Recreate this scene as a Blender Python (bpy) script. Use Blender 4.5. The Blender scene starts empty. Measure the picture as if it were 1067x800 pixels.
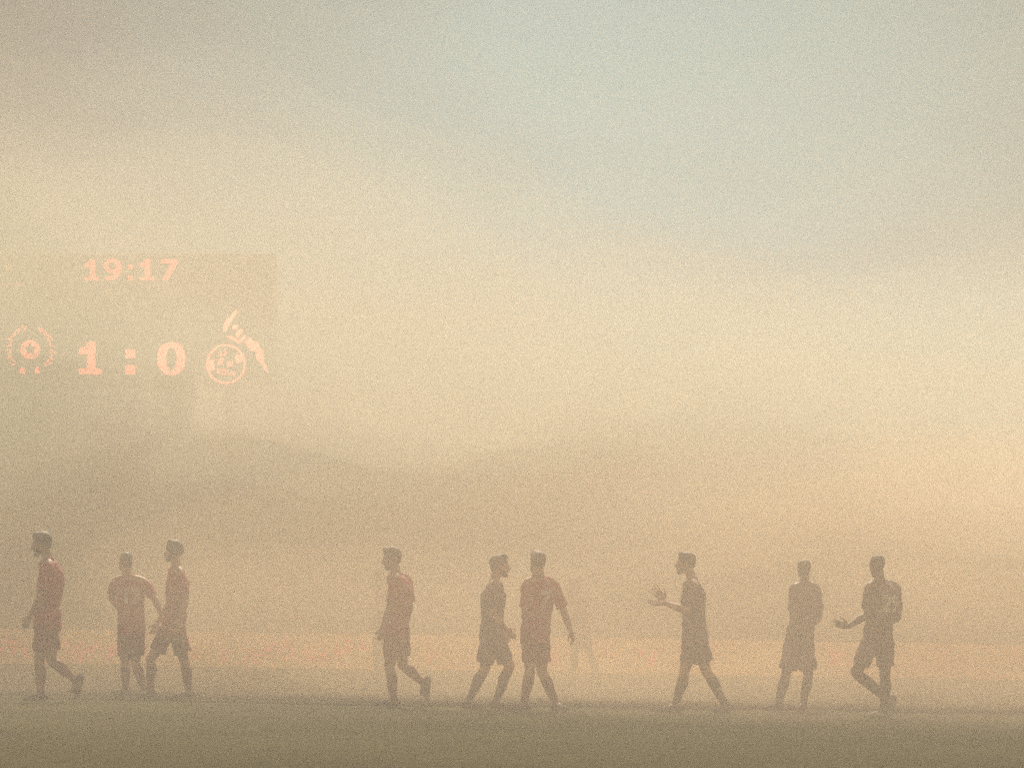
import bpy, bmesh, math, random
from mathutils import Vector, Matrix, noise
from mathutils.bvhtree import BVHTree

random.seed(4)
S = bpy.context.scene
COL = S.collection
R = math.radians

# ------------------------------------------------------------------ camera
F, CX, CY, CAMH = 2800.0, 533.5, 400.0, 0.78
cd = bpy.data.cameras.new('camera'); cam = bpy.data.objects.new('camera', cd); COL.objects.link(cam)
cd.sensor_width = 36; cd.lens = F / 1067 * 36; cd.clip_start = 0.1; cd.clip_end = 5000
pitch = math.atan(265.8 / F); roll = R(0.95)
cam.matrix_world = Matrix.Translation((0, 0, CAMH)) @ Matrix.Rotation(R(90) + pitch, 4, 'X') @ Matrix.Rotation(roll, 4, 'Z')
S.camera = cam
CR = cam.matrix_world.to_3x3()

def ray(px, py):
    return CR @ Vector(((px - CX) / F, -(py - CY) / F, -1))
def at(px, py, Y):                       # point seen at a photo pixel, on the upright plane y = Y
    d = ray(px, py); return Vector((0, 0, CAMH)) + d * (Y / d.y)

# ------------------------------------------------------------------ materials
def mat(name, col, rough=.7, bump=0, scale=40, var=.15, emit=None, es=0, spec=.3):
    m = bpy.data.materials.new(name); m.use_nodes = True
    nt = m.node_tree; b = nt.nodes['Principled BSDF']
    b.inputs['Roughness'].default_value = rough
    b.inputs['Specular IOR Level'].default_value = spec
    tc = nt.nodes.new('ShaderNodeTexCoord')
    n = nt.nodes.new('ShaderNodeTexNoise'); n.inputs['Scale'].default_value = scale; n.inputs['Detail'].default_value = 5
    nt.links.new(tc.outputs['Object'], n.inputs['Vector'])
    mx = nt.nodes.new('ShaderNodeMix'); mx.data_type = 'RGBA'
    mx.inputs['A'].default_value = (*[c * (1 - var) for c in col], 1)
    mx.inputs['B'].default_value = (*[min(1, c * (1 + var)) for c in col], 1)
    nt.links.new(n.outputs['Fac'], mx.inputs['Factor'])
    nt.links.new(mx.outputs['Result'], b.inputs['Base Color'])
    if bump:
        bp = nt.nodes.new('ShaderNodeBump'); bp.inputs['Strength'].default_value = bump; bp.inputs['Distance'].default_value = .01
        nt.links.new(n.outputs['Fac'], bp.inputs['Height']); nt.links.new(bp.outputs['Normal'], b.inputs['Normal'])
    if emit:
        b.inputs['Emission Color'].default_value = (*emit, 1); b.inputs['Emission Strength'].default_value = es
    return m

M = dict(
    red=mat('red_jersey_cloth', (.33, .03, .045), .8, .3, 25),
    darkred=mat('dark_red_cloth', (.17, .025, .033), .8, .3, 25),
    black=mat('black_cloth', (.07, .045, .05), .85, .3, 25),
    grey=mat('charcoal_cloth', (.13, .07, .085), .85, .3, 25),
    skin=mat('skin_light', (.42, .24, .16), .55, .1, 60, .08),
    skin2=mat('skin_tan', (.26, .14, .09), .55, .1, 60, .08),
    skin3=mat('skin_dark', (.08, .045, .03), .5, .1, 60, .08),
    hair=mat('dark_hair', (.02, .015, .012), .6, .6, 90, .3),
    boot=mat('boot_dark', (.03, .03, .035), .8, .1, 30, spec=.1),
    bootw=mat('boot_pale', (.28, .28, .25), .8, .1, 30, spec=.1),
    white=mat('pale_print', (.5, .48, .44), .6, 0, 20, .05),
    eye=mat('eye_white', (.7, .7, .68), .2, 0, 20, .02),
    screen=mat('black_screen', (.015, .015, .017), .6, 0, 5, .2),
    steel=mat('galvanised_steel', (.25, .26, .27), .5, .1, 8),
    led=mat('red_led', (.1, .01, .01), .5, emit=(1, .09, .06), es=9.5),
    leddim=mat('dim_red_led', (.1, .01, .01), .5, emit=(1, .12, .09), es=.9),
    ledmid=mat('medium_red_led', (.1, .01, .01), .5, emit=(1, .13, .09), es=5.5),
    ledfaint=mat('faint_red_led', (.1, .01, .01), .5, emit=(1, .16, .12), es=.6),
    boardframe=mat('board_frame', (.05, .05, .05), .5, 0, 10),
)

def link(o, parent=None):
    COL.objects.link(o)
    if parent: o.parent = parent
    return o
def tag(o, label=None, cat=None, group=None, kind=None):
    for k, v in (('label', label), ('category', cat), ('group', group), ('kind', kind)):
        if v: o[k] = v
    return o
def empty(name, loc, rz=0):
    o = bpy.data.objects.new(name, None); o.location = loc; o.rotation_euler.z = rz; o.empty_display_size = .2
    COL.objects.link(o); return o
def mesh_obj(name, bm, m, parent=None, smooth=True, origin=None):
    me = bpy.data.meshes.new(name); bm.to_mesh(me); bm.free()
    if origin is not None: me.transform(Matrix.Translation(-Vector(origin)))
    me.materials.append(m)
    if smooth: me.shade_smooth()
    return link(bpy.data.objects.new(name, me), parent)

# ------------------------------------------------------------------ tubes that melt together
def catmull(p, t):
    n = len(p) - 1; i = min(int(t), n - 1); f = t - i
    a = p[max(i - 1, 0)]; b = p[i]; c = p[i + 1]; d = p[min(i + 2, n)]
    return .5 * ((2 * b) + (c - a) * f + (2 * a - 5 * b + 4 * c - d) * f * f + (3 * b - a - 3 * c + d) * f ** 3)
def tube(bm, pts, rad, side=None, seg=18, sub=5, curve=True, flat_end=False):
    """closed tube through pts; rad = list of r or (r_side, r_other)"""
    pts = [Vector(p) for p in pts]; rad = [(r, r) if not isinstance(r, tuple) else r for r in rad]
    n = (len(pts) - 1) * sub; C = []; RR = []
    for k in range(n + 1):
        t = k / sub; i = min(int(t), len(pts) - 2); f = t - i
        C.append(catmull(pts, t) if curve else pts[i].lerp(pts[i + 1], f))
        f2 = f * f * (3 - 2 * f)
        RR.append((rad[i][0] * (1 - f2) + rad[i + 1][0] * f2, rad[i][1] * (1 - f2) + rad[i + 1][1] * f2))
    rings = []
    def tang(k):
        return (C[min(k + 1, n)] - C[max(k - 1, 0)]).normalized()
    ref = Vector(side) if side is not None else None
    if ref is None:
        t0 = tang(0); ref = t0.orthogonal()
    for k in range(n + 1):
        t = tang(k); s = (ref - t * ref.dot(t)).normalized(); ref = s if side is None else ref
        rings.append((C[k], t, s, t.cross(s), RR[k]))
    full = []
    c, t, s, u, r = rings[0]
    cap = (.12, .12) if flat_end else (1, 1)
    def capring(R0, sign, ang):
        c, t, s, u, r = R0; m = min(r)
        return (c + t * sign * m * cap[0] * math.sin(ang), s, u, (r[0] * math.cos(ang), r[1] * math.cos(ang)))
    for a in (75, 50, 25): full.append(capring(rings[0], -1, R(a)))
    for c, t, s, u, r in rings: full.append((c, s, u, r))
    for a in (25, 50, 75): full.append(capring(rings[-1], 1, R(a)))
    vs = []
    for c, s, u, r in full:
        vs.append([bm.verts.new(c + s * r[0] * math.cos(2 * math.pi * j / seg) + u * r[1] * math.sin(2 * math.pi * j / seg)) for j in range(seg)])
    for a, b in zip(vs, vs[1:]):
        for j in range(seg):
            bm.faces.new((a[j], a[(j + 1) % seg], b[(j + 1) % seg], b[j]))
    bm.faces.new(vs[0][::-1]); bm.faces.new(vs[-1])
def ball(bm, c, r, rot=None):
    m = Matrix.Translation(c) @ (rot.to_4x4() if rot else Matrix()) @ Matrix.Diagonal((*r, 1))
    bmesh.ops.create_icosphere(bm, subdivisions=3, radius=1, matrix=m)
def melt(name, bm, m, parent, voxel=.007, smooth=3, wrinkle=0, origin=(0, 0, 0)):
    bmesh.ops.recalc_face_normals(bm, faces=bm.faces)
    me = bpy.data.meshes.new('tmp'); bm.to_mesh(me); bm.free()
    o = bpy.data.objects.new('tmp', me); COL.objects.link(o)
    rm = o.modifiers.new('r', 'REMESH'); rm.mode = 'VOXEL'; rm.voxel_size = voxel; rm.use_smooth_shade = True
    if smooth:
        sm = o.modifiers.new('s', 'SMOOTH'); sm.iterations = smooth; sm.factor = .5
    dg = bpy.context.evaluated_depsgraph_get()
    nm = bpy.data.meshes.new_from_object(o.evaluated_get(dg))
    bpy.data.objects.remove(o)
    if wrinkle:
        off = Vector((random.random() * 50, random.random() * 50, 0))
        nrm = [v.normal.copy() for v in nm.vertices]
        for v, vn in zip(nm.vertices, nrm):
            p = v.co; q = Vector((p.x * 7, p.y * 7, p.z * 11)) + off
            v.co += vn * wrinkle * (noise.noise(q) + .5 * noise.noise(q * 2.1))
    nm.transform(Matrix.Translation(-Vector(origin)))
    nm.name = name; nm.materials.clear(); nm.materials.append(m); nm.shade_smooth()
    o = bpy.data.objects.new(name, nm); link(o, parent); return o

# ------------------------------------------------------------------ one player
def frame_from(f):
    f = Vector((f[0], f[1], f[2] if len(f) > 2 else 0)).normalized()
    side = f.cross(Vector((0, 0, 1))).normalized()      # the person's right
    up = side.cross(f)
    return f, side, up

def hand(bm, wrist, d, palm_n, curl, s=1.0, spread=.12, thumb_side=1):
    """palm, four unequal fingers and a thumb. d: direction, palm_n: palm normal, curl: bend per knuckle (rad)"""
    d = Vector(d).normalized(); n = Vector(palm_n); n = (n - d * n.dot(d)).normalized(); w = d.cross(n).normalized() * thumb_side
    P = Vector(wrist)
    tube(bm, [P - d * .02, P + d * .03 * s, P + d * .075 * s, P + d * .092 * s], [(.026, .019), (.036 * s, .016), (.041 * s, .014), (.036 * s, .011)], side=w, sub=3)
    for k, (off, ln) in enumerate(((.030, .074), (.010, .082), (-.010, .077), (-.029, .060))):
        p = P + d * (.088 - .006 * abs(k - 1)) * s + w * off * s
        a = spread * (1.4 - k) ; dd = (d + w * a).normalized(); ax = dd.cross(n).normalized()
        pts = [p - dd * .02]; q = p; cur = dd; pts.append(q)
        for j, fr in enumerate((.45, .30, .25)):
            cur = (Matrix.Rotation(curl * (0.7 + .3 * j + .08 * k), 3, ax) @ cur)
            q = q + cur * ln * s * fr; pts.append(q)
        tube(bm, pts, [.010, .0095, .009, .0085, .0075], seg=10, sub=2)
    p = P + d * .02 * s + w * .028 * s
    cur = (d * .75 + w * .75 + n * .25).normalized()
    tube(bm, [p - cur * .01, p + cur * .035 * s, p + cur * .035 * s + (cur + d * .5).normalized() * .03 * s, p + cur * .035 * s + (cur + d * 1.0 + n * curl).normalized() * .052 * s],
         [.014, .012, .010, .008], seg=10, sub=2)

def player(P, label, group='players crossing the pitch'):
    D = P['D']; skin = M[P.get('skin', 'skin')]
    A = lambda k, dz=0: at(P[k][0], P[k][1], D + (P[k][2] if len(P[k]) > 2 else 0)) + Vector((0, 0, dz))
    J = {k: A(k) for k in ('head', 'neck', 'chest', 'waist', 'pelvis', 'sa', 'ea', 'wa', 'sb', 'eb', 'wb', 'ha', 'ka', 'aa', 'hb', 'kb', 'ab')}
    J['aa'].z = max(J['aa'].z, .10); J['ab'].z = max(J['ab'].z, .10)
    for a in 'ab':
        if P.get('plant', 'ab').find(a) >= 0: J['a' + a].z = .095
    base = Vector((J['pelvis'].x, D, 0))
    root = empty('person', base)
    tag(root, label, 'person', group)
    cf, cs, cu = frame_from(P['cf']); pf, ps, pu = frame_from(P.get('pf', P['cf'])); hf, hs, hu = frame_from(P['hf'])
    W = P.get('w', 1.0)
    # body -----------------------------------------------------------------
    bm = bmesh.new()
    tube(bm, [J['pelvis'] - Vector((0, 0, .07)), J['pelvis'], J['waist'], J['chest'], J['neck'] - Vector((0, 0, .05)), J['neck']],
         [(.12, .09), (.160 * W, .112), (.135 * W, .098), (.160 * W, .118), (.125 * W, .085), (.062, .062)], side=cs)
    hc = J['head']; k = P.get('hk', 1.0)
    tube(bm, [J['neck'] - Vector((0, 0, .06)), J['neck'] + Vector((0, 0, .01)), hc - hu * .04 - hf * .02], [.062, .056, .055])
    rot = Matrix((hs, hf, hu)).transposed()
    H = lambda x, y, z: hc + (hs * x + hf * y + hu * z) * k
    ball(bm, H(0, -.012, .028), (.074 * k, .094 * k, .088 * k), rot)          # skull
    tube(bm, [H(0, .03, .02), H(0, .035, -.04), H(0, .050, -.095)], [(.064 * k, .058 * k), (.056 * k, .052 * k), (.030 * k, .030 * k)], side=hs, sub=4)
    tube(bm, [H(-.045, .0, -.055), H(0, .045, -.082), H(.045, .0, -.055)], [.026 * k, .030 * k, .026 * k], sub=4)     # jaw
    tube(bm, [H(0, .080, .018), H(0, .098, -.012), H(0, .104, -.030)], [.010, .013, .017], seg=10)            # nose
    tube(bm, [H(-.03, .078, .030), H(0, .086, .032), H(.03, .078, .030)], [.010, .010, .010], seg=10)           # brow
    tube(bm, [H(-.018, .083, -.060), H(0, .090, -.061), H(.018, .083, -.060)], [.007, .010, .007], seg=10)      # lips
    for s in (-1, 1):
        ball(bm, H(s * .074, -.008, .0), (.010, .018, .031), rot)              # ears
    for a, b in (('sa', 'a'), ('sb', 'b')):
        s, e, w = J['s' + b], J['e' + b], J['w' + b]
        tube(bm, [s + (J['neck'] - s) * .45, s, s.lerp(e, .45), e, e.lerp(w, .35), w],
             [(.062, .062), (.060, .060), (.050, .050), (.040, .040), (.042, .042), (.028, .028)])
        hd = P.get('hd' + b) ; d = Vector(hd[0]) if hd else (w - e).normalized()
        n = Vector(hd[1]) if hd else -Vector(cs) * (1 if (s - J['chest']).dot(cs) > 0 else -1)
        hand(bm, w, d, n, hd[2] if hd else .38, s=P.get('hs', 1.0), thumb_side=(hd[3] if hd else (1 if (Vector(d).cross(n)).dot(cf) > 0 else -1)), spread=(hd[4] if hd and len(hd) > 4 else .08))
    toes = {}
    for b in 'ab':
        h, kn, an = J['h' + b], J['k' + b], J['a' + b]
        calf = pf * -.012
        tube(bm, [h - Vector((0, 0, .03)), h.lerp(kn, .35), kn - (kn - h).normalized() * .07, kn, kn.lerp(an, .32) + calf, an.lerp(kn, .18), an],
             [.080, .083, .064, .057, .058, .038, .036])
        td = Vector(P['t' + b]).normalized(); toes[b] = td
        heel = an - (an - kn).normalized() * -.0
        tube(bm, [an, an + td * .05 - Vector((0, 0, .03)), an + td * .13 - Vector((0, 0, .055 if abs(td.z) < .5 else 0))], [.034, .032, .022])
    body = melt('body', bm, skin, root, .0065, 2, 0, base)
    # eyes, hair, beard ------------------------------------------------------
    for s in (-1, 1):
        e = bmesh.new(); ball(e, H(s * .031, .074, .012), (.011, .011, .010))
        mesh_obj('eye', e, M['eye'], root, origin=base)
    bm = bmesh.new()
    if P.get('hair', 'short') != 'bald':
        v = .014 if P.get('hair', 'short') == 'short' else .030
        ball(bm, H(0, -.020, .042), ((.078 + v * .4) * k, (.096 + v * .5) * k, (.080 + v) * k), rot)
        tube(bm, [H(-.02, .055, .095), H(.0, .045, .10 + v * .6), H(.02, .03, .10 + v * .6)], [.03, .03 + v * .3, .03], seg=12)
        ball(bm, H(0, -.060, .0), (.066 * k, .052 * k, .062 * k), rot)
        hb = melt('hair', bm, M['hair'], root, .007, 1, .006, base)
    else:
        ball(bm, H(0, -.018, .036), (.0755 * k, .0965 * k, .084 * k), rot); melt('hair', bm, M['hair'], root, .007, 1, .001, base)
    if P.get('beard', True):
        bm = bmesh.new()
        tube(bm, [H(-.062, .005, -.025), H(-.045, .035, -.07), H(0, .066, -.098), H(.045, .035, -.07), H(.062, .005, -.025)], [.016, .022, .026, .022, .016], seg=12)
        melt('beard', bm, M['hair'], root, .006, 1, .003, base)
    # jersey ----------------------------------------------------------------
    jm = M[P.get('jersey', 'red')]; sm = M[P.get('shorts', 'darkred')]
    bm = bmesh.new()
    hem = P.get('hem', .10)
    tube(bm, [J['pelvis'] - Vector((0, 0, hem)) + (J['pelvis'] - J['waist']) * .0, J['pelvis'] + Vector((0, 0, .04)), J['waist'], J['chest'], J['neck'] - Vector((0, 0, .06)), J['neck'] - Vector((0, 0, .005))],
         [(.172 * W, .150), (.172 * W, .142), (.160 * W, .125), (.182 * W, .138), (.140 * W, .098), (.068, .066)], side=cs, seg=28, flat_end=True)
    sl = P.get('sleeve', .80)
    for b in 'ab':
        s, e, w = J['s' + b], J['e' + b], J['w' + b]
        tube(bm, [s + (J['neck'] - s) * .5 - Vector((0, 0, .03)), s - Vector((0, 0, .012)), s.lerp(e, .45), s.lerp(e, sl)], [.070, .068, .064, .066], flat_end=True)
        tube(bm, [J['neck'] - Vector((0, 0, .02)), J['neck'].lerp(s, .5) + Vector((0, 0, .004)), s], [.055, .055, .060])
    jersey = melt('jersey', bm, jm, root, .009, 3, .014, base)
    bm = bmesh.new()
    cl = J['neck'] + Vector((0, 0, .005))
    tube(bm, [cl - Vector((0, 0, .02)), cl + Vector((0, 0, .008))], [.067, .063], flat_end=True)
    melt('collar', bm, sm, root, .006, 1, 0, base)
    # shorts ----------------------------------------------------------------
    bm = bmesh.new()
    tube(bm, [J['pelvis'] + Vector((0, 0, .10)), J['pelvis'], J['pelvis'] - Vector((0, 0, .08))], [(.155 * W, .115), (.172 * W, .130), (.160 * W, .125)], side=ps, seg=28)
    sh = P.get('short', .68)
    for b in 'ab':
        h, kn = J['h' + b], J['k' + b]
        e = h.lerp(kn, sh); e2 = h.lerp(kn, .45)
        tube(bm, [h + Vector((0, 0, .03)), e2 - pf * .008, e - pf * .014], [.100, .102, P.get('flare', .096)], flat_end=True)
    melt('shorts', bm, sm, root, .009, 3, .014, base)
    # socks and boots ------------------------------------------------------
    for b in 'ab':
        kn, an = J['k' + b], J['a' + b]; td = toes[b]
        bm = bmesh.new(); calf = pf * -.012
        tube(bm, [kn.lerp(an, .17), kn.lerp(an, .32) + calf, kn.lerp(an, .6), an.lerp(kn, .18), an], [.058, .064, .054, .044, .042], flat_end=True)
        melt('sock', bm, M[P.get('sock', 'darkred')], root, .008, 2, .002, base)
        shin = (an - kn).normalized()
        dn = (shin - td * shin.dot(td)).normalized() if abs(td.z) > .35 else Vector((0, 0, -1))
        sd = td.cross(dn).normalized()
        bm = bmesh.new()
        heel = an + dn * .045 - td * .045; toe = an + td * .185 + dn * .062
        tube(bm, [heel, an + dn * .045 + td * .03, an + td * .11 + dn * .052, toe], [(.036, .042), (.040, .046), (.046, .036), (.034, .024)], side=sd)
        tube(bm, [an + dn * .0, an + dn * .04], [.043, .044])
        bo = melt('boot', bm, M[P.get('boot', 'boot')], root, .007, 2, 0, base)
        for q, ww in ((-.03, .018), (.10, .022), (.15, .020)):
            for s in (-1, 1):
                c = an + td * q + dn * .080 + sd * s * ww; bm = bmesh.new()
                tube(bm, [c, c + dn * .013], [.007, .005], seg=8, sub=1, flat_end=True)
                mesh_obj('stud', bm, M['boot'], bo, origin=base)
    # number on the back -------------------------------------------------
    if P.get('number'):
        cu_ = bpy.data.curves.new('n', 'FONT'); cu_.body = P['number']; cu_.size = P.get('ns', .25); cu_.align_x = 'CENTER'; cu_.offset = .008
        t = bpy.data.objects.new('n', cu_); COL.objects.link(t)
        me = bpy.data.meshes.new_from_object(t.evaluated_get(bpy.context.evaluated_depsgraph_get())); bpy.data.objects.remove(t)
        b2 = bmesh.new(); b2.from_mesh(me)
        for _ in range(3): bmesh.ops.subdivide_edges(b2, edges=[e for e in b2.edges if e.calc_length() > .03], cuts=1)
        bmesh.ops.triangulate(b2, faces=b2.faces)
        jb = bmesh.new(); jb.from_mesh(jersey.data); tree = BVHTree.FromBMesh(jb)
        nc = J['chest'].lerp(J['waist'], .25) - base
        axis = (J['chest'] - J['waist']).normalized()
        for v in b2.verts:
            # read from behind: letters run towards the player's right
            q = nc + cs * v.co.x + axis * (v.co.y - .09) - cf * .6
            h = tree.ray_cast(q, cf)
            v.co = (h[0] - cf * .004) if h[0] else q + cf * .45
        jb.free()
        mesh_obj('number', b2, M['white'], root, smooth=False)
    return root

POSES = []
POSES.append((dict(D=30.2, head=(43, 567), hf=(-1, .15, -.12), neck=(50.5, 583), chest=(53, 604), waist=(50, 628), pelvis=(49.5, 647), cf=(-.9, .35), hk=1.08,
    sa=(50, 591, -.17), ea=(43, 621, -.22), wa=(31.5, 642, -.24), sb=(57, 591, .17), eb=(61, 620, .2), wb=(55, 645, .1),
    ha=(45, 654, -.07), ka=(41, 690, -.10), aa=(42.5, 723, -.09), ta=(-1, -.1, 0), hb=(52, 654, .09), kb=(54, 688, .11), ab=(78.5, 708, .14), tb=(-.25, 0, -1), plant='a',
    hair='short', skin='skin2', shorts='darkred'), 'player in red walking left at the far left edge, rear heel lifted'))
POSES.append((dict(D=33.4, head=(131, 586), hf=(-.35, .9, -.05), neck=(132, 600), chest=(135.5, 615), waist=(136.5, 637), pelvis=(137, 653), cf=(-.2, .97),
    sa=(119.5, 607, 0), ea=(116.5, 622, .06), wa=(122, 632, .26), sb=(150, 607, 0), eb=(161, 624, -.04), wb=(168.5, 640, .05),
    ha=(131, 658), ka=(130.5, 690, .02), aa=(131, 716, 0), ta=(-.9, .4, 0), hb=(143, 658), kb=(141.5, 690, .02), ab=(150, 717, .14), tb=(-.35, .9, 0),
    number='17', short=.78), 'player in red seen from behind with a pale number 17, arm stretched to neighbour'))
POSES.append((dict(D=32.6, head=(180.5, 575), hf=(-1, -.1, .03), neck=(183.5, 590), chest=(185, 609), waist=(184, 633), pelvis=(181, 652), cf=(-.95, .1),
    sa=(187, 598, -.17), ea=(193, 624, -.23), wa=(188, 646, -.25), sb=(180, 598, .18), eb=(177, 627, .24), wb=(164, 650, .2),
    ha=(174, 658, -.05), ka=(157, 687, -.06), aa=(157, 717, -.03), ta=(-.7, -.6, 0), hb=(185, 658, .08), kb=(192, 689, .1), ab=(197, 718, .16), tb=(-.9, -.4, 0),
    hair='long', flare=.112), 'player in red with tall hair striding left beside the number 17 player'))
POSES.append((dict(D=30.6, head=(408, 582), hf=(-1, .0, -.15), neck=(412.5, 597), chest=(417, 615), waist=(415, 638), pelvis=(413.5, 656), cf=(-.85, .4), hk=1.02,
    sa=(412, 605, -.17), ea=(406, 632, -.22), wa=(399, 654, -.24), sb=(424, 605, .16), eb=(427, 632, .2), wb=(420, 655, .12),
    ha=(409, 662, -.07), ka=(406, 696, -.09), aa=(410.5, 727, -.08), ta=(-1, -.1, 0), hb=(416, 662, .09), kb=(420, 693, .11), ab=(441, 711, .14), tb=(-.12, 0, -1), plant='a',
    hair='short', skin='skin2'), 'bearded player in red walking left alone between two groups, rear heel lifted'))
POSES.append((dict(D=30.1, head=(521, 590), hf=(1, .05, .0), neck=(515.5, 605), chest=(514, 623), waist=(513, 645), pelvis=(513, 664), cf=(.95, .25), hk=1.02,
    sa=(514, 612, -.16), ea=(514, 640, -.23), wa=(527.5, 655, -.2), sb=(515, 612, .16), eb=(519, 640, .2), wb=(524, 656, .22),
    ha=(510, 668, -.09), ka=(505, 697, -.1), aa=(488, 727, -.12), ta=(1, -.2, 0), hb=(518, 668, .09), kb=(531, 694, .1), ab=(517, 728, .12), tb=(.95, -.3, 0),
    jersey='grey', shorts='grey', sock='black', short=.78, hair='short'), 'player in dark kit facing right, stepping forward with bent knees'))
POSES.append((dict(D=29.6, head=(560, 586), hf=(-.5, .8, -.05), neck=(562, 601), chest=(562.5, 618), waist=(560, 641), pelvis=(558, 660), cf=(-.5, .85),
    sa=(549.5, 609, -.08), ea=(547, 638, -.06), wa=(549, 660, .14), sb=(577, 609, .10), eb=(588, 638, .06), wb=(594.5, 657, .0),
    ha=(553, 667, -.06), ka=(552, 699, -.04), aa=(546, 729, -.06), ta=(-.95, .2, 0), hb=(563, 667, .06), kb=(565, 700, .06), ab=(579, 729, .12), tb=(.5, -.6, 0),
    number='7', shorts='darkred', jersey='red'), 'player with a pale number 7 on the back, right arm hanging wide'))
POSES.append((dict(D=29.8, head=(714, 587), hf=(-1, .0, .02), neck=(721, 603), chest=(722.5, 622), waist=(723, 645), pelvis=(724, 664), cf=(-1, .1),
    sa=(722, 612, -.17), ea=(715, 636, -.22), wa=(693, 628, -.13), sb=(720, 612, .17), eb=(713, 635, .2), wb=(692, 626, -.02),
    hs=1.22, hda=((-1, .1, -.05), (0, -.65, .75), .18, 1, .05), hdb=((-.62, 0, .78), (-.3, -.95, 0), .10, 1, .12),
    ha=(721, 668, -.09), ka=(713, 700, -.10), aa=(704, 731, -.1), ta=(-1, -.1, 0), hb=(727, 668, .09), kb=(736, 699, .1), ab=(756, 731, .15), tb=(-.75, -.6, -.0),
    jersey='grey', shorts='grey', sock='black', hair='short'), 'player in dark kit striding left with both hands raised to clap'))
POSES.append((dict(D=31.4, head=(837.5, 593), hf=(-.3, .95, -.05), neck=(838.5, 608), chest=(840, 624), waist=(836, 648), pelvis=(833, 665), cf=(-.3, .95),
    sa=(828, 614, -.04), ea=(826, 640, .04), wa=(830, 655, .22), sb=(850, 614, .04), eb=(853.5, 642, .04), wb=(844, 653, -.1),
    ha=(826, 672, -.02), ka=(819, 702, -.02), aa=(811, 731, -.04), ta=(-.6, .75, 0), hb=(840, 672, .02), kb=(842, 703, .06), ab=(837, 731, .04), tb=(-.5, -.8, 0),
    jersey='grey', shorts='grey', sock='black', skin='skin3', hair='bald', beard=False, short=.82, flare=.108), 'player in dark kit standing with back turned and one arm folded behind'))
POSES.append((dict(D=28.9, head=(913.5, 589), hf=(-.45, .85, -.05), neck=(916.5, 605), chest=(920, 622), waist=(917, 646), pelvis=(915, 665), cf=(-.6, .8),
    sa=(907, 613, -.12), ea=(903.5, 640, -.14), wa=(884.5, 652, -.2), sb=(932, 613, .12), eb=(935.5, 642, .12), wb=(925, 650, .32),
    hs=1.15, hda=((-1, -.1, .15), (.1, -.8, .5), .18, 1, .12),
    ha=(907, 671, -.06), ka=(892, 701, -.12), aa=(926, 729, .0), ta=(-.35, .1, -.9), hb=(922, 671, .06), kb=(922, 704, .04), ab=(921, 738, .08), tb=(-.6, .6, 0), plant='b',
    jersey='grey', shorts='grey', sock='black', skin='skin3', hair='bald', beard=False, number='29', boot='bootw'), 'player with a pale number 29, one leg crossed behind, hand held out'))
POSES.append((dict(D=43, head=(597.5, 612), hf=(-1, .0), neck=(600, 620), chest=(603, 630), waist=(605, 645), pelvis=(606, 656), cf=(-.9, -.3),
    sa=(603, 626, -.17), ea=(609, 640, -.23), wa=(604, 654, -.25), sb=(600, 626, .17), eb=(597, 640, .2), wb=(593, 652, .2),
    ha=(603, 660, -.09), ka=(598, 682, -.1), aa=(596, 703, -.1), ta=(-1, 0, 0), hb=(607, 660, .09), kb=(615, 681, .1), ab=(625, 703, .1), tb=(-1, 0, 0),
    jersey='red', shorts='darkred'), 'faint distant player almost lost in the smoke behind the number 7 player'))
POSES.append((dict(D=45.5, head=(394, 603), hf=(-1, .0), neck=(397, 613), chest=(398, 624), waist=(398, 640), pelvis=(397, 652), cf=(-.9, -.3),
    sa=(396, 619, -.17), ea=(391, 636, -.2), wa=(386, 650, -.25), sb=(400, 619, .17), eb=(403, 636, .2), wb=(402, 650, .2),
    ha=(395, 656, -.09), ka=(392, 681, -.1), aa=(394, 705, -.1), ta=(-1, 0, 0), hb=(399, 656, .09), kb=(400, 681, .1), ab=(402, 705, .1), tb=(-1, 0, 0),
    jersey='red', shorts='darkred'), 'barely visible player in the smoke close behind the lone bearded player'))
for P, lab in POSES: player(P, lab)

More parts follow.
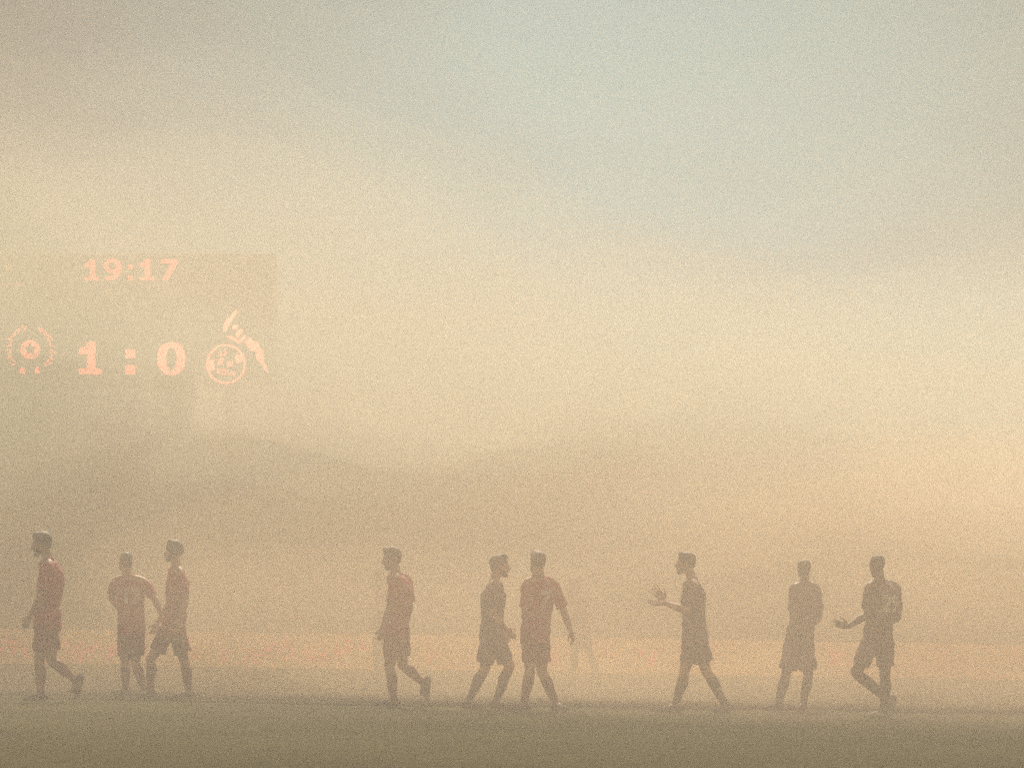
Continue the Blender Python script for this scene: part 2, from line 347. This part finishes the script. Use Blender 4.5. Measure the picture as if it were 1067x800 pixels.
# ------------------------------------------------------------------ ground
def grass_mat():
    m = bpy.data.materials.new('pitch_grass'); m.use_nodes = True; nt = m.node_tree; b = nt.nodes['Principled BSDF']
    b.inputs['Roughness'].default_value = 1; b.inputs['Specular IOR Level'].default_value = .03
    tc = nt.nodes.new('ShaderNodeTexCoord')
    n1 = nt.nodes.new('ShaderNodeTexNoise'); n1.inputs['Scale'].default_value = .35; n1.inputs['Detail'].default_value = 6
    n2 = nt.nodes.new('ShaderNodeTexNoise'); n2.inputs['Scale'].default_value = 9; n2.inputs['Detail'].default_value = 8
    mp = nt.nodes.new('ShaderNodeMapping'); mp.inputs['Scale'].default_value = (1, .35, 1)
    nt.links.new(tc.outputs['Object'], n1.inputs['Vector']); nt.links.new(tc.outputs['Object'], mp.inputs['Vector']); nt.links.new(mp.outputs['Vector'], n2.inputs['Vector'])
    add = nt.nodes.new('ShaderNodeMath'); add.operation = 'ADD'
    nt.links.new(n1.outputs['Fac'], add.inputs[0]); nt.links.new(n2.outputs['Fac'], add.inputs[1])
    cr = nt.nodes.new('ShaderNodeValToRGB')
    cr.color_ramp.elements[0].position = .35; cr.color_ramp.elements[0].color = (.023, .023, .005, 1)
    cr.color_ramp.elements[1].position = .65; cr.color_ramp.elements[1].color = (.054, .050, .012, 1)
    hf = nt.nodes.new('ShaderNodeMath'); hf.operation = 'MULTIPLY'; hf.inputs[1].default_value = .5
    nt.links.new(add.outputs[0], hf.inputs[0]); nt.links.new(hf.outputs[0], cr.inputs['Fac']); nt.links.new(cr.outputs['Color'], b.inputs['Base Color'])
    n3 = nt.nodes.new('ShaderNodeTexNoise'); n3.inputs['Scale'].default_value = 60; n3.inputs['Detail'].default_value = 4
    nt.links.new(tc.outputs['Object'], n3.inputs['Vector'])
    bp = nt.nodes.new('ShaderNodeBump'); bp.inputs['Strength'].default_value = .8; bp.inputs['Distance'].default_value = .03
    nt.links.new(n3.outputs['Fac'], bp.inputs['Height']); nt.links.new(bp.outputs['Normal'], b.inputs['Normal'])
    return m
bm = bmesh.new(); bmesh.ops.create_grid(bm, x_segments=60, y_segments=60, size=300)
g = mesh_obj('ground', bm, grass_mat()); tag(g, kind='structure'); g['label'] = 'short olive green football pitch turf'

# ------------------------------------------------------------------ advertising boards
BY = 61.5; BH = .84
def board_mat(name, seed, base, spot):
    m = bpy.data.materials.new(name); m.use_nodes = True; nt = m.node_tree; b = nt.nodes['Principled BSDF']
    b.inputs['Base Color'].default_value = (.02, .02, .02, 1); b.inputs['Roughness'].default_value = .5
    tc = nt.nodes.new('ShaderNodeTexCoord'); mp = nt.nodes.new('ShaderNodeMapping')
    mp.inputs['Location'].default_value = (seed * 3.7, 0, seed); mp.inputs['Scale'].default_value = (1.1, 1, 1.6)
    n = nt.nodes.new('ShaderNodeTexNoise'); n.inputs['Scale'].default_value = .9; n.inputs['Detail'].default_value = 3
    nt.links.new(tc.outputs['Object'], mp.inputs['Vector']); nt.links.new(mp.outputs['Vector'], n.inputs['Vector'])
    cr = nt.nodes.new('ShaderNodeValToRGB'); cr.color_ramp.elements[0].position = .42; cr.color_ramp.elements[0].color = (*base, 1)
    cr.color_ramp.elements[1].position = .60; cr.color_ramp.elements[1].color = (*spot, 1)
    nt.links.new(n.outputs['Fac'], cr.inputs['Fac']); nt.links.new(cr.outputs['Color'], b.inputs['Emission Color'])
    b.inputs['Emission Strength'].default_value = BOARD_E
    return m
BOARD_E = 1.35
LETTER = mat('lit_red_lettering', (.1, .01, .01), .5, emit=(1, .12, .10), es=BOARD_E * 1.7)
names = ['amber lit advertising board glowing behind the far left player', 'amber and red lit board between the left trio and the lone player',
         'lit board with a long run of red lettering left of the lone player', 'plain amber board behind the lone bearded player',
         'amber board behind the two walkers near the middle', 'lit board with two red blots behind the faint player',
         'dull orange board behind the clapping player', 'faint orange board behind the two players on the right']
xs = [at(-60 + 150 * i, 680, BY).x for i in range(9)]
spots = {0: [(0, 676, 10), (14, 673, 12), (27, 680, 9), (70, 675, 8), (84, 680, 13)], 1: [(96, 682, 8), (118, 676, 12), (150, 679, 10), (196, 672, 9), (205, 684, 7)],
         2: [(236, 682, 12), (258, 686, 7), (268, 686, 8), (280, 678, 9), (296, 674, 8), (305, 680, 8), (322, 684, 7), (338, 682, 11), (352, 676, 7), (362, 674, 10), (378, 674, 8)],
         3: [(450, 682, 7)], 4: [(575, 688, 12)], 5: [(633, 683, 10), (668, 680, 11), (678, 686, 8)], 6: [(742, 678, 7)], 7: [(870, 684, 10)]}
for i in range(8):
    x0, x1 = xs[i] + .004, xs[i + 1] - .004; w = x1 - x0; cx = (x0 + x1) / 2
    ad = empty('advertising_board', (cx, BY, 0)); tag(ad, names[i], 'advertising board', 'lit boards along the far touchline')
    bm = bmesh.new(); bmesh.ops.create_cube(bm, size=1, matrix=Matrix.Translation((0, 0, BH / 2 + .03)) @ Matrix.Diagonal((w, .10, BH - .02, 1)))
    bmesh.ops.bevel(bm, geom=bm.edges[:], offset=.012, segments=2)
    mesh_obj('case', bm, M['boardframe'], ad, False)
    bm = bmesh.new(); bmesh.ops.create_cube(bm, size=1, matrix=Matrix.Translation((0, -.056, BH / 2 + .03)) @ Matrix.Diagonal((w - .012, .01, BH - .05, 1)))
    mesh_obj('lit_panel', bm, board_mat('lit_amber_panel', i * 1.3, (1.0, .46, .12) if i < 6 else (.9, .40, .18), (1.0, .36, .12) if i < 6 else (.9, .32, .16)), ad, False)
    bm = bmesh.new()
    for (px, py, ww) in spots[i]:
        p = at(px, py, BY); s = ww / F * BY
        for q in range(3):                                   # strokes of blurred lit letters
            ang = random.choice((0, 0, .5, -.5, 1.57))
            sx, sz = (s * .34, .34) if ang != 1.57 else (s * .3, .12)
            z = min(max(p.z + random.uniform(-.1, .1), .30), .62)
            mt = Matrix.Translation((p.x - cx + (q - 1) * s * .33, -.067 - .003 * q, z)) @ Matrix.Rotation(ang if ang != 1.57 else 0, 4, 'Y') @ Matrix.Diagonal((sx, .006, sz, 1))
            bmesh.ops.create_cube(bm, size=1, matrix=mt)
    mesh_obj('lettering', bm, LETTER, ad, False)
    for sx in (-.4, .4):
        bm = bmesh.new(); tube(bm, [(sx * w, .06, .6), (sx * w, .4, .02)], [.02, .02], sub=1, seg=8, curve=False); mesh_obj('strut', bm, M['steel'], ad)

# ------------------------------------------------------------------ scoreboard
SBY = 75.0; YAW = R(9.0)
PN = Vector((math.sin(YAW), math.cos(YAW), 0))                       # normal pointing away from the camera
P0 = at(140, 340, SBY)
def onboard(px, py, off=0):
    d = ray(px, py); o = Vector((0, 0, CAMH)); t = (P0 - o).dot(PN) / d.dot(PN)
    return o + d * t - PN * off
sb = empty('scoreboard', (P0.x, P0.y, 0)); sborg = Vector((P0.x, P0.y, 0))
tag(sb, 'large black video scoreboard with red clock, score and two club crests', 'scoreboard')
def plane_box(name, x0, y0, x1, y1, front, back, m, parent=sb):
    bm = bmesh.new(); vs = []
    for off in (front, back):
        vs.append([bm.verts.new(onboard(x, y, off)) for x, y in ((x0, y0), (x1, y0), (x1, y1), (x0, y1))])
    bm.faces.new(vs[0]); bm.faces.new(vs[1][::-1])
    for j in range(4): bm.faces.new((vs[0][j], vs[1][j], vs[1][(j + 1) % 4], vs[0][(j + 1) % 4]))
    bmesh.ops.recalc_face_normals(bm, faces=bm.faces)
    return mesh_obj(name, bm, m, parent, False, origin=sborg)
X0, X1, Y0, Y1 = -34, 286, 265, 404
plane_box('screen', X0 + 2, Y0 + 2, X1 - 2, Y1 - 2, .05, -.28, M['screen'])
for a in ((X0, Y0, X1, Y0 + 2.0), (X0, Y1 - 2.0, X1, Y1)): plane_box('frame_bar', *a, .09, -.3, M['steel'])
for a in ((X0, Y0 + 2.05, X0 + 1.95, Y1 - 2.05), (X1 - 1.95, Y0 + 2.05, X1, Y1 - 2.05)): plane_box('frame_bar', *a, .088, -.3, M['steel'])
for px in (30, 235):
    p = onboard(px, 410, -.5); bm = bmesh.new()
    tube(bm, [(p.x, p.y, 0), (p.x, p.y, 9.5)], [.20, .16], sub=1, seg=16, curve=False); mesh_obj('post', bm, M['steel'], sb, origin=sborg)

def glyph(name, loops, m, off=.07, thick=.03, parent=None):
    """loops: closed outlines in photo pixels (holes by even-odd)"""
    cu = bpy.data.curves.new('g', 'CURVE'); cu.dimensions = '2D'; cu.fill_mode = 'BOTH'; cu.extrude = .5
    for lp in loops:
        s = cu.splines.new('POLY'); s.points.add(len(lp) - 1); s.use_cyclic_u = True
        for q, (x, y) in zip(s.points, lp): q.co = (x, -y, 0, 1)
    return _flat(name, cu, m, off, thick, parent)
def _flat(name, cu, m, off, thick, parent, xf=None):
    o = bpy.data.objects.new('g', cu); COL.objects.link(o)
    me = bpy.data.meshes.new_from_object(o.evaluated_get(bpy.context.evaluated_depsgraph_get())); bpy.data.objects.remove(o)
    for v in me.vertices:
        x, y, z = v.co
        if xf: x, y = xf(x, y)
        else: y = -y
        v.co = onboard(x, y, off + (thick if z > 0 else 0)) - sborg
    me.name = name; me.materials.clear(); me.materials.append(m)
    return link(bpy.data.objects.new(name, me), parent or sb)
def text(name, body, cx, cy, size, rot, m, off=.07, parent=None, bold=.0):
    cu = bpy.data.curves.new('t', 'FONT'); cu.body = body; cu.size = 1; cu.align_x = 'CENTER'; cu.align_y = 'CENTER'; cu.extrude = .5; cu.offset = bold
    c, s = math.cos(rot), math.sin(rot)
    return _flat(name, cu, m, off, .02, parent, lambda x, y: (cx + size * (x * c + y * s), cy - size * (-x * s + y * c)))
def ell(cx, cy, a, b, n=40, p=2.0, a0=0, a1=360):
    out = []
    for i in range(n):
        t = R(a0 + (a1 - a0) * i / n); c, s = math.cos(t), math.sin(t)
        out.append((cx + a * math.copysign(abs(c) ** (2 / p), c), cy + b * math.copysign(abs(s) ** (2 / p), s)))
    return out
def one(x0, x1, y0, y1):
    w = x1 - x0; h = y1 - y0; b = .16 * h
    return [(x0, y1), (x0, y1 - b), (x0 + .36 * w, y1 - b), (x0 + .36 * w, y0 + .36 * h), (x0, y0 + .40 * h), (x0, y0 + .22 * h), (x0 + .28 * w, y0 + .15 * h), (x0 + .42 * w, y0),
            (x0 + .72 * w, y0), (x0 + .72 * w, y1 - b), (x1, y1 - b), (x1, y1)]
def sq(x0, x1, y0, y1): return [(x0, y0), (x1, y0), (x1, y1), (x0, y1)]
def star(cx, cy, r, r2, rot=-90): return [(cx + (r if i % 2 == 0 else r2) * math.cos(R(rot + 36 * i)), cy + (r if i % 2 == 0 else r2) * math.sin(R(rot + 36 * i))) for i in range(10)]
L, LD = M['led'], M['leddim']
glyph('score_digit', [one(83.4, 107, 356.3, 390)], L)
glyph('score_digit', [sq(131.6, 141.7, 364.4, 373.6), sq(131.6, 141.7, 381, 390)], L).name = 'score_colon'
glyph('score_digit', [ell(179.4, 373.9, 14.4, 17.1, p=2.3), ell(179.4, 374.1, 5.9, 11.7, p=2.2)], L)
glyph('clock_digit', [one(89, 104.5, 270.6, 292.6)], LD)
nine = ell(118.5, 277.6, 9.2, 7.6)
glyph('clock_digit', [[(x, y) for x, y in ell(118.5, 277.9, 9.2, 7.9)], ell(117.9, 277.6, 4.3, 3.8)], LD)
tail = [(127.7, 277.9), (127.6, 283.5), (125, 288.6), (120.5, 291.9), (114, 292.8), (110.8, 292.2), (110.8, 287.8), (114.5, 288.6), (119, 287.4), (121.8, 283.9), (122.6, 280.5), (123.4, 277.9)]
glyph('clock_digit', [tail], LD, .074)
glyph('clock_colon', [sq(134.6, 139.2, 276.4, 281), sq(134.6, 139.2, 287.8, 292.6)], LD)
glyph('clock_digit', [one(146.5, 161.5, 270.6, 292.6)], LD)
glyph('clock_digit', [[(168.6, 270.6), (186, 270.6), (186, 274.6), (175.8, 292.6), (169.6, 292.6), (179.6, 275), (168.6, 275)]], LD)
# round crest with a star
c1 = empty('round_crest', (0, 0, 0)); c1.parent = sb
cx, cy = 32.7, 364.5
glyph('disc', [ell(cx, cy, 10, 9.8, 40), star(cx, cy, 8.6, 3.6)], L, parent=c1)
glyph('flame', [[(22, 389.5), (22, 386), (24, 381.5), (26.4, 385), (27, 389.5)]], L, parent=c1)
glyph('flame', [[(37.4, 389.5), (37.8, 385), (40.2, 381.5), (42, 386), (42.2, 389.5)]], L, parent=c1)
for i, ch in enumerate('ПАРТИЗАН'):
    a = R(218 - i * 0 + (-75 + 20.5 * i) - 0); th = R(143 + i * 15.5)
    text('ring_letter', ch, cx + 23.5 * math.cos(th), cy - .5 + 22.5 * math.sin(th), 7.4, -(th + R(90)), M['ledmid'], parent=c1, bold=.02)
for i, ch in enumerate('БЕОГРАД'):
    th = R(-62 + i * 17.0)
    text('ring_letter', ch, cx + 23.5 * math.cos(th), cy - .5 + 22.5 * math.sin(th), 7.4, -(th + R(90)), M['ledmid'], parent=c1, bold=.02)
# round crest with leaping goat
c2 = empty('goat_crest', (0, 0, 0)); c2.parent = sb
cx, cy = 236.3, 379.6
glyph('ring', [ell(cx, cy, 20.4, 20.6, 60), ell(cx, cy, 18.6, 18.8, 60)], L, parent=c2)
glyph('band', [[(217.6, 376.5), (224, 374.6), (224, 385.4), (219.4, 387)]], L, .076, parent=c2)
glyph('band', [[(246, 370.8), (252.6, 368.2), (255, 376.4), (247.5, 378.6), (246.4, 375)]], L, .076, parent=c2)
glyph('band', [[(228, 375), (233.6, 373), (233.4, 380), (230.5, 379), (227.6, 381.5)]], M['ledmid'], .076, parent=c2)
glyph('band', [[(237.5, 376), (240, 378), (244, 376), (243, 381.5), (237.6, 382)]], M['ledmid'], .076, parent=c2)
text('lettering', 'KÖLN', 236.3, 388.5, 7.2, R(10), M['ledmid'], parent=c2, bold=.02)
glyph('spire', [[(229, 371), (230.5, 364), (232.4, 371)]], M['ledmid'], parent=c2)
glyph('spire', [[(234, 370.4), (235.6, 362.6), (237.4, 370)]], M['ledmid'], parent=c2)
goat = [[(246.6, 323), (247.4, 326), (242.4, 334.5), (239.4, 338.5), (236.8, 345), (233.4, 346), (233.6, 339), (236, 334), (240.5, 331)],
        [(242.6, 340.6), (246, 338), (249.4, 340.5), (247.2, 343.6), (243.6, 343.4)],
        [(247, 346), (251.6, 343), (254.4, 344.4), (251.5, 348.6), (248.6, 352.4), (246.8, 349)],
        [(236, 350.4), (242.5, 350.6), (250, 355.2), (255.4, 349.4), (256.6, 352.4), (250.6, 358.8), (242, 354)],
        [(255.6, 357), (261, 351.8), (264.6, 356.2), (270, 357.4), (271.4, 362), (275.4, 365.8), (275.2, 374.6), (277.6, 380.4), (280.6, 388), (277.4, 387.5), (272, 378.6), (267.6, 373.6), (267.2, 366.2), (262, 365.4)]]
for lp in goat: glyph('goat', [lp], M['ledmid'], parent=c2)
glyph('small_star', [star(10.3, 279, 4.6, 1.9)], M['ledfaint'])
for x in range(3, 28, 5): glyph('small_letter', [sq(x, x + 3, 295.5, 299)], M['ledfaint'], .07).data.name = 'small_letter'

# ------------------------------------------------------------------ haze and smoke
def vol_mat(name, col, dens, aniso=0.0, acol=None):
    m = bpy.data.materials.new(name); m.use_nodes = True; nt = m.node_tree; nt.nodes.clear()
    out = nt.nodes.new('ShaderNodeOutputMaterial'); v = nt.nodes.new('ShaderNodeVolumePrincipled')
    v.inputs['Color'].default_value = (*col, 1); v.inputs['Density'].default_value = dens; v.inputs['Anisotropy'].default_value = aniso
    if acol: v.inputs['Absorption Color'].default_value = (*acol, 1)
    nt.links.new(v.outputs['Volume'], out.inputs['Volume']); return m
HZ = vol_mat('smoky_air', (.88, .81, .71), .0150, .03)
bm = bmesh.new(); bmesh.ops.create_cube(bm, size=1, matrix=Matrix.Translation((0, 0, 5.65)) @ Matrix.Diagonal((640, 640, 13.3, 1)))
tag(mesh_obj('haze', bm, HZ, smooth=False), 'beige smoky air lying over the whole pitch', kind='stuff')

SM = vol_mat('warm_smoke', (.998, .77, .47), .022, .4)
SM1 = vol_mat('sand_smoke', (.92, .80, .61), .012, .15)
SM2 = vol_mat('pale_smoke', (.55, .76, .77), .030, .05)
SB = vol_mat('board_smoke', (.74, .74, .60), .021, .05)
SV = vol_mat('veil_smoke', (.97, .74, .52), .032, .1)
SG = vol_mat('dimming_smoke', (.40, .46, .34), .019, .1)  # added dark smoke that dims the left side and upper right corner
SBL = vol_mat('blue_grey_smoke', (.50, .70, .72), .016, .05)  # added high smoke, tinted to cool and dim the top of the view
def puff(loc, size, seed, dens_mat, label, rough=1, tent=False):
    bm = bmesh.new(); bmesh.ops.create_icosphere(bm, subdivisions=6, radius=1)
    for v in bm.verts:
        n = v.co.normalized(); k = (1 - abs(n.y)) / math.sqrt(max(1 - n.y * n.y, 1e-6)) if tent else 1
        p = Vector((n.x * size[0], n.y * size[1], n.z * size[2] * k)); q = p + Vector((seed * 13, 0, seed * 7))
        d = 1 + rough * .34 * noise.noise(q / 9) + .20 * noise.noise(q / 4) + .05 * noise.noise(q / 1.7)
        p = Vector((p.x * (1 + .1 * (d - 1)), p.y * (1 + .6 * (d - 1)), p.z * d))
        p.z = min(max(p.z, -loc[2] + .02), 12.1 - loc[2]); v.co = p
    o = mesh_obj('smoke', bm, dens_mat); o.location = loc; tag(o, label, kind='stuff')
puff((0, 51, 0), (60, 19, 3.6), 1.2, SM, 'thick warm smoke bank lying low behind the players', .22, True)
puff((-5, 51, 0), (60, 19, 5.0), 11.6, SM, 'warm smoke layer over the lowest smoke bank', .22, True)
puff((6, 27, 1.35), (10.5, 4.2, 1.7), 8.8, SV, 'thin veil of warm smoke just in front of the players', .3)
puff((5, 52, 0), (60, 19, 6.6), 4.2, SM, 'warm smoke lying over the low bank', .22, True)
puff((3, 53, 0), (56, 20, 8.2), 7.7, SM1, 'sand coloured smoke layer over the warm bank', .22, True)
puff((-6, 56, 0), (58, 21, 9.8), 5.9, SM1, 'sand coloured smoke rising above the advertising boards', .22, True)
puff((-4, 59, 0), (58, 22, 11.5), 2.9, SM1, 'thin sand coloured smoke topping the warm bank', .22, True)
puff((4, 70, 0), (60, 18, 8.8), 5.1, SM2, 'pale smoke cloud rising beyond the far touchline')
puff((-12, 60, 6), (15, 11, 6), 3.4, SB, 'smoke cloud drifting in front of the scoreboard', .6)
puff((-14, 58, 5), (24, 14, 7), 21.7, SB, 'wide thin smoke cloud before the scoreboard', .6)
puff((-16.5, 44, 4.6), (10.5, 12, 6.6), 6.6, SG, 'added dark smoke dimming the left side of the pitch')
puff((-19.5, 46, 5.2), (14, 13, 6.2), 14.1, SG, 'added wider thin smoke dimming the left side of the pitch')
puff((20, 46, 9.0), (10, 13, 2.8), 9.3, SG, 'added dark smoke dimming the upper right corner')
puff((7, 46, 10.3), (15, 11, 1.6), 2.2, SBL, 'added blue grey smoke cooling the tone high over the pitch')
puff((14, 72, 5), (20, 14, 6), 8.4, SM2, 'pale smoke cloud towering behind the right hand players')

# ------------------------------------------------------------------ light
ELEV, AZ = R(46), R(1)       # sun ahead of the camera, slightly right
GLOW = (.15, 1.1)
w = bpy.data.worlds.new('World'); S.world = w; w.use_nodes = True; nt = w.node_tree
bg = nt.nodes['Background']; sky = nt.nodes.new('ShaderNodeTexSky'); sky.sky_type = 'NISHITA'; sky.sun_disc = False
sky.sun_elevation = ELEV; sky.sun_rotation = AZ; sky.air_density = 1.0; sky.dust_density = 3.0
tc = nt.nodes.new('ShaderNodeTexCoord'); n = nt.nodes.new('ShaderNodeTexNoise'); n.inputs['Scale'].default_value = 4.5; n.inputs['Detail'].default_value = 5; n.inputs['Roughness'].default_value = .45
mp = nt.nodes.new('ShaderNodeMapping'); mp.inputs['Scale'].default_value = (1, 1, 2.2)
nt.links.new(tc.outputs['Generated'], mp.inputs['Vector']); nt.links.new(mp.outputs['Vector'], n.inputs['Vector'])
cr = nt.nodes.new('ShaderNodeValToRGB'); cr.color_ramp.elements[0].position = .35; cr.color_ramp.elements[1].position = .65
nt.links.new(n.outputs['Fac'], cr.inputs['Fac'])
cl = nt.nodes.new('ShaderNodeMix'); cl.data_type = 'RGBA'; cl.inputs['A'].default_value = (.16, .56, .66, 1); cl.inputs['B'].default_value = (.45, 1.15, 1.3, 1)
nt.links.new(cr.outputs['Color'], cl.inputs['Factor'])
mx = nt.nodes.new('ShaderNodeMix'); mx.data_type = 'RGBA'; mx.inputs['Factor'].default_value = .97
nt.links.new(sky.outputs['Color'], mx.inputs['A']); nt.links.new(cl.outputs['Result'], mx.inputs['B'])
# glow painted into the sky near the view centre, dimming towards the corners
gd = nt.nodes.new('ShaderNodeVectorMath'); gd.operation = 'DOT_PRODUCT'; gd.inputs[1].default_value = (math.sin(R(1.5)) * math.cos(R(7)), math.cos(R(1.5)) * math.cos(R(7)), math.sin(R(7)))
nt.links.new(tc.outputs['Generated'], gd.inputs[0])
gm = nt.nodes.new('ShaderNodeMapRange'); gm.inputs['From Min'].default_value = math.cos(R(15)); gm.inputs['From Max'].default_value = 1; gm.inputs['To Min'].default_value = GLOW[0]; gm.inputs['To Max'].default_value = GLOW[1]
nt.links.new(gd.outputs['Value'], gm.inputs['Value'])
ms = nt.nodes.new('ShaderNodeVectorMath'); ms.operation = 'SCALE'
nt.links.new(mx.outputs['Result'], ms.inputs[0]); nt.links.new(gm.outputs['Result'], ms.inputs['Scale'])
nt.links.new(ms.outputs['Vector'], bg.inputs['Color']); bg.inputs['Strength'].default_value = .12
sd = bpy.data.lights.new('sun', 'SUN'); sd.energy = 3.2; sd.angle = R(30); sd.color = (1, .86, .70)
so = bpy.data.objects.new('sun', sd); COL.objects.link(so)
sdir = Vector((math.sin(AZ) * math.cos(ELEV), math.cos(AZ) * math.cos(ELEV), math.sin(ELEV)))
so.rotation_euler = sdir.to_track_quat('Z', 'Y').to_euler(); so.location = (0, 0, 30)

S.view_settings.view_transform = 'Standard'; S.view_settings.look = 'None'; S.view_settings.exposure = 1.62; S.view_settings.gamma = 1
S.cycles.volume_bounces = 3; S.cycles.max_bounces = 8; S.cycles.use_denoising = False
S.cycles.use_adaptive_sampling = False
S.cycles.sampling_pattern = 'BLUE_NOISE'
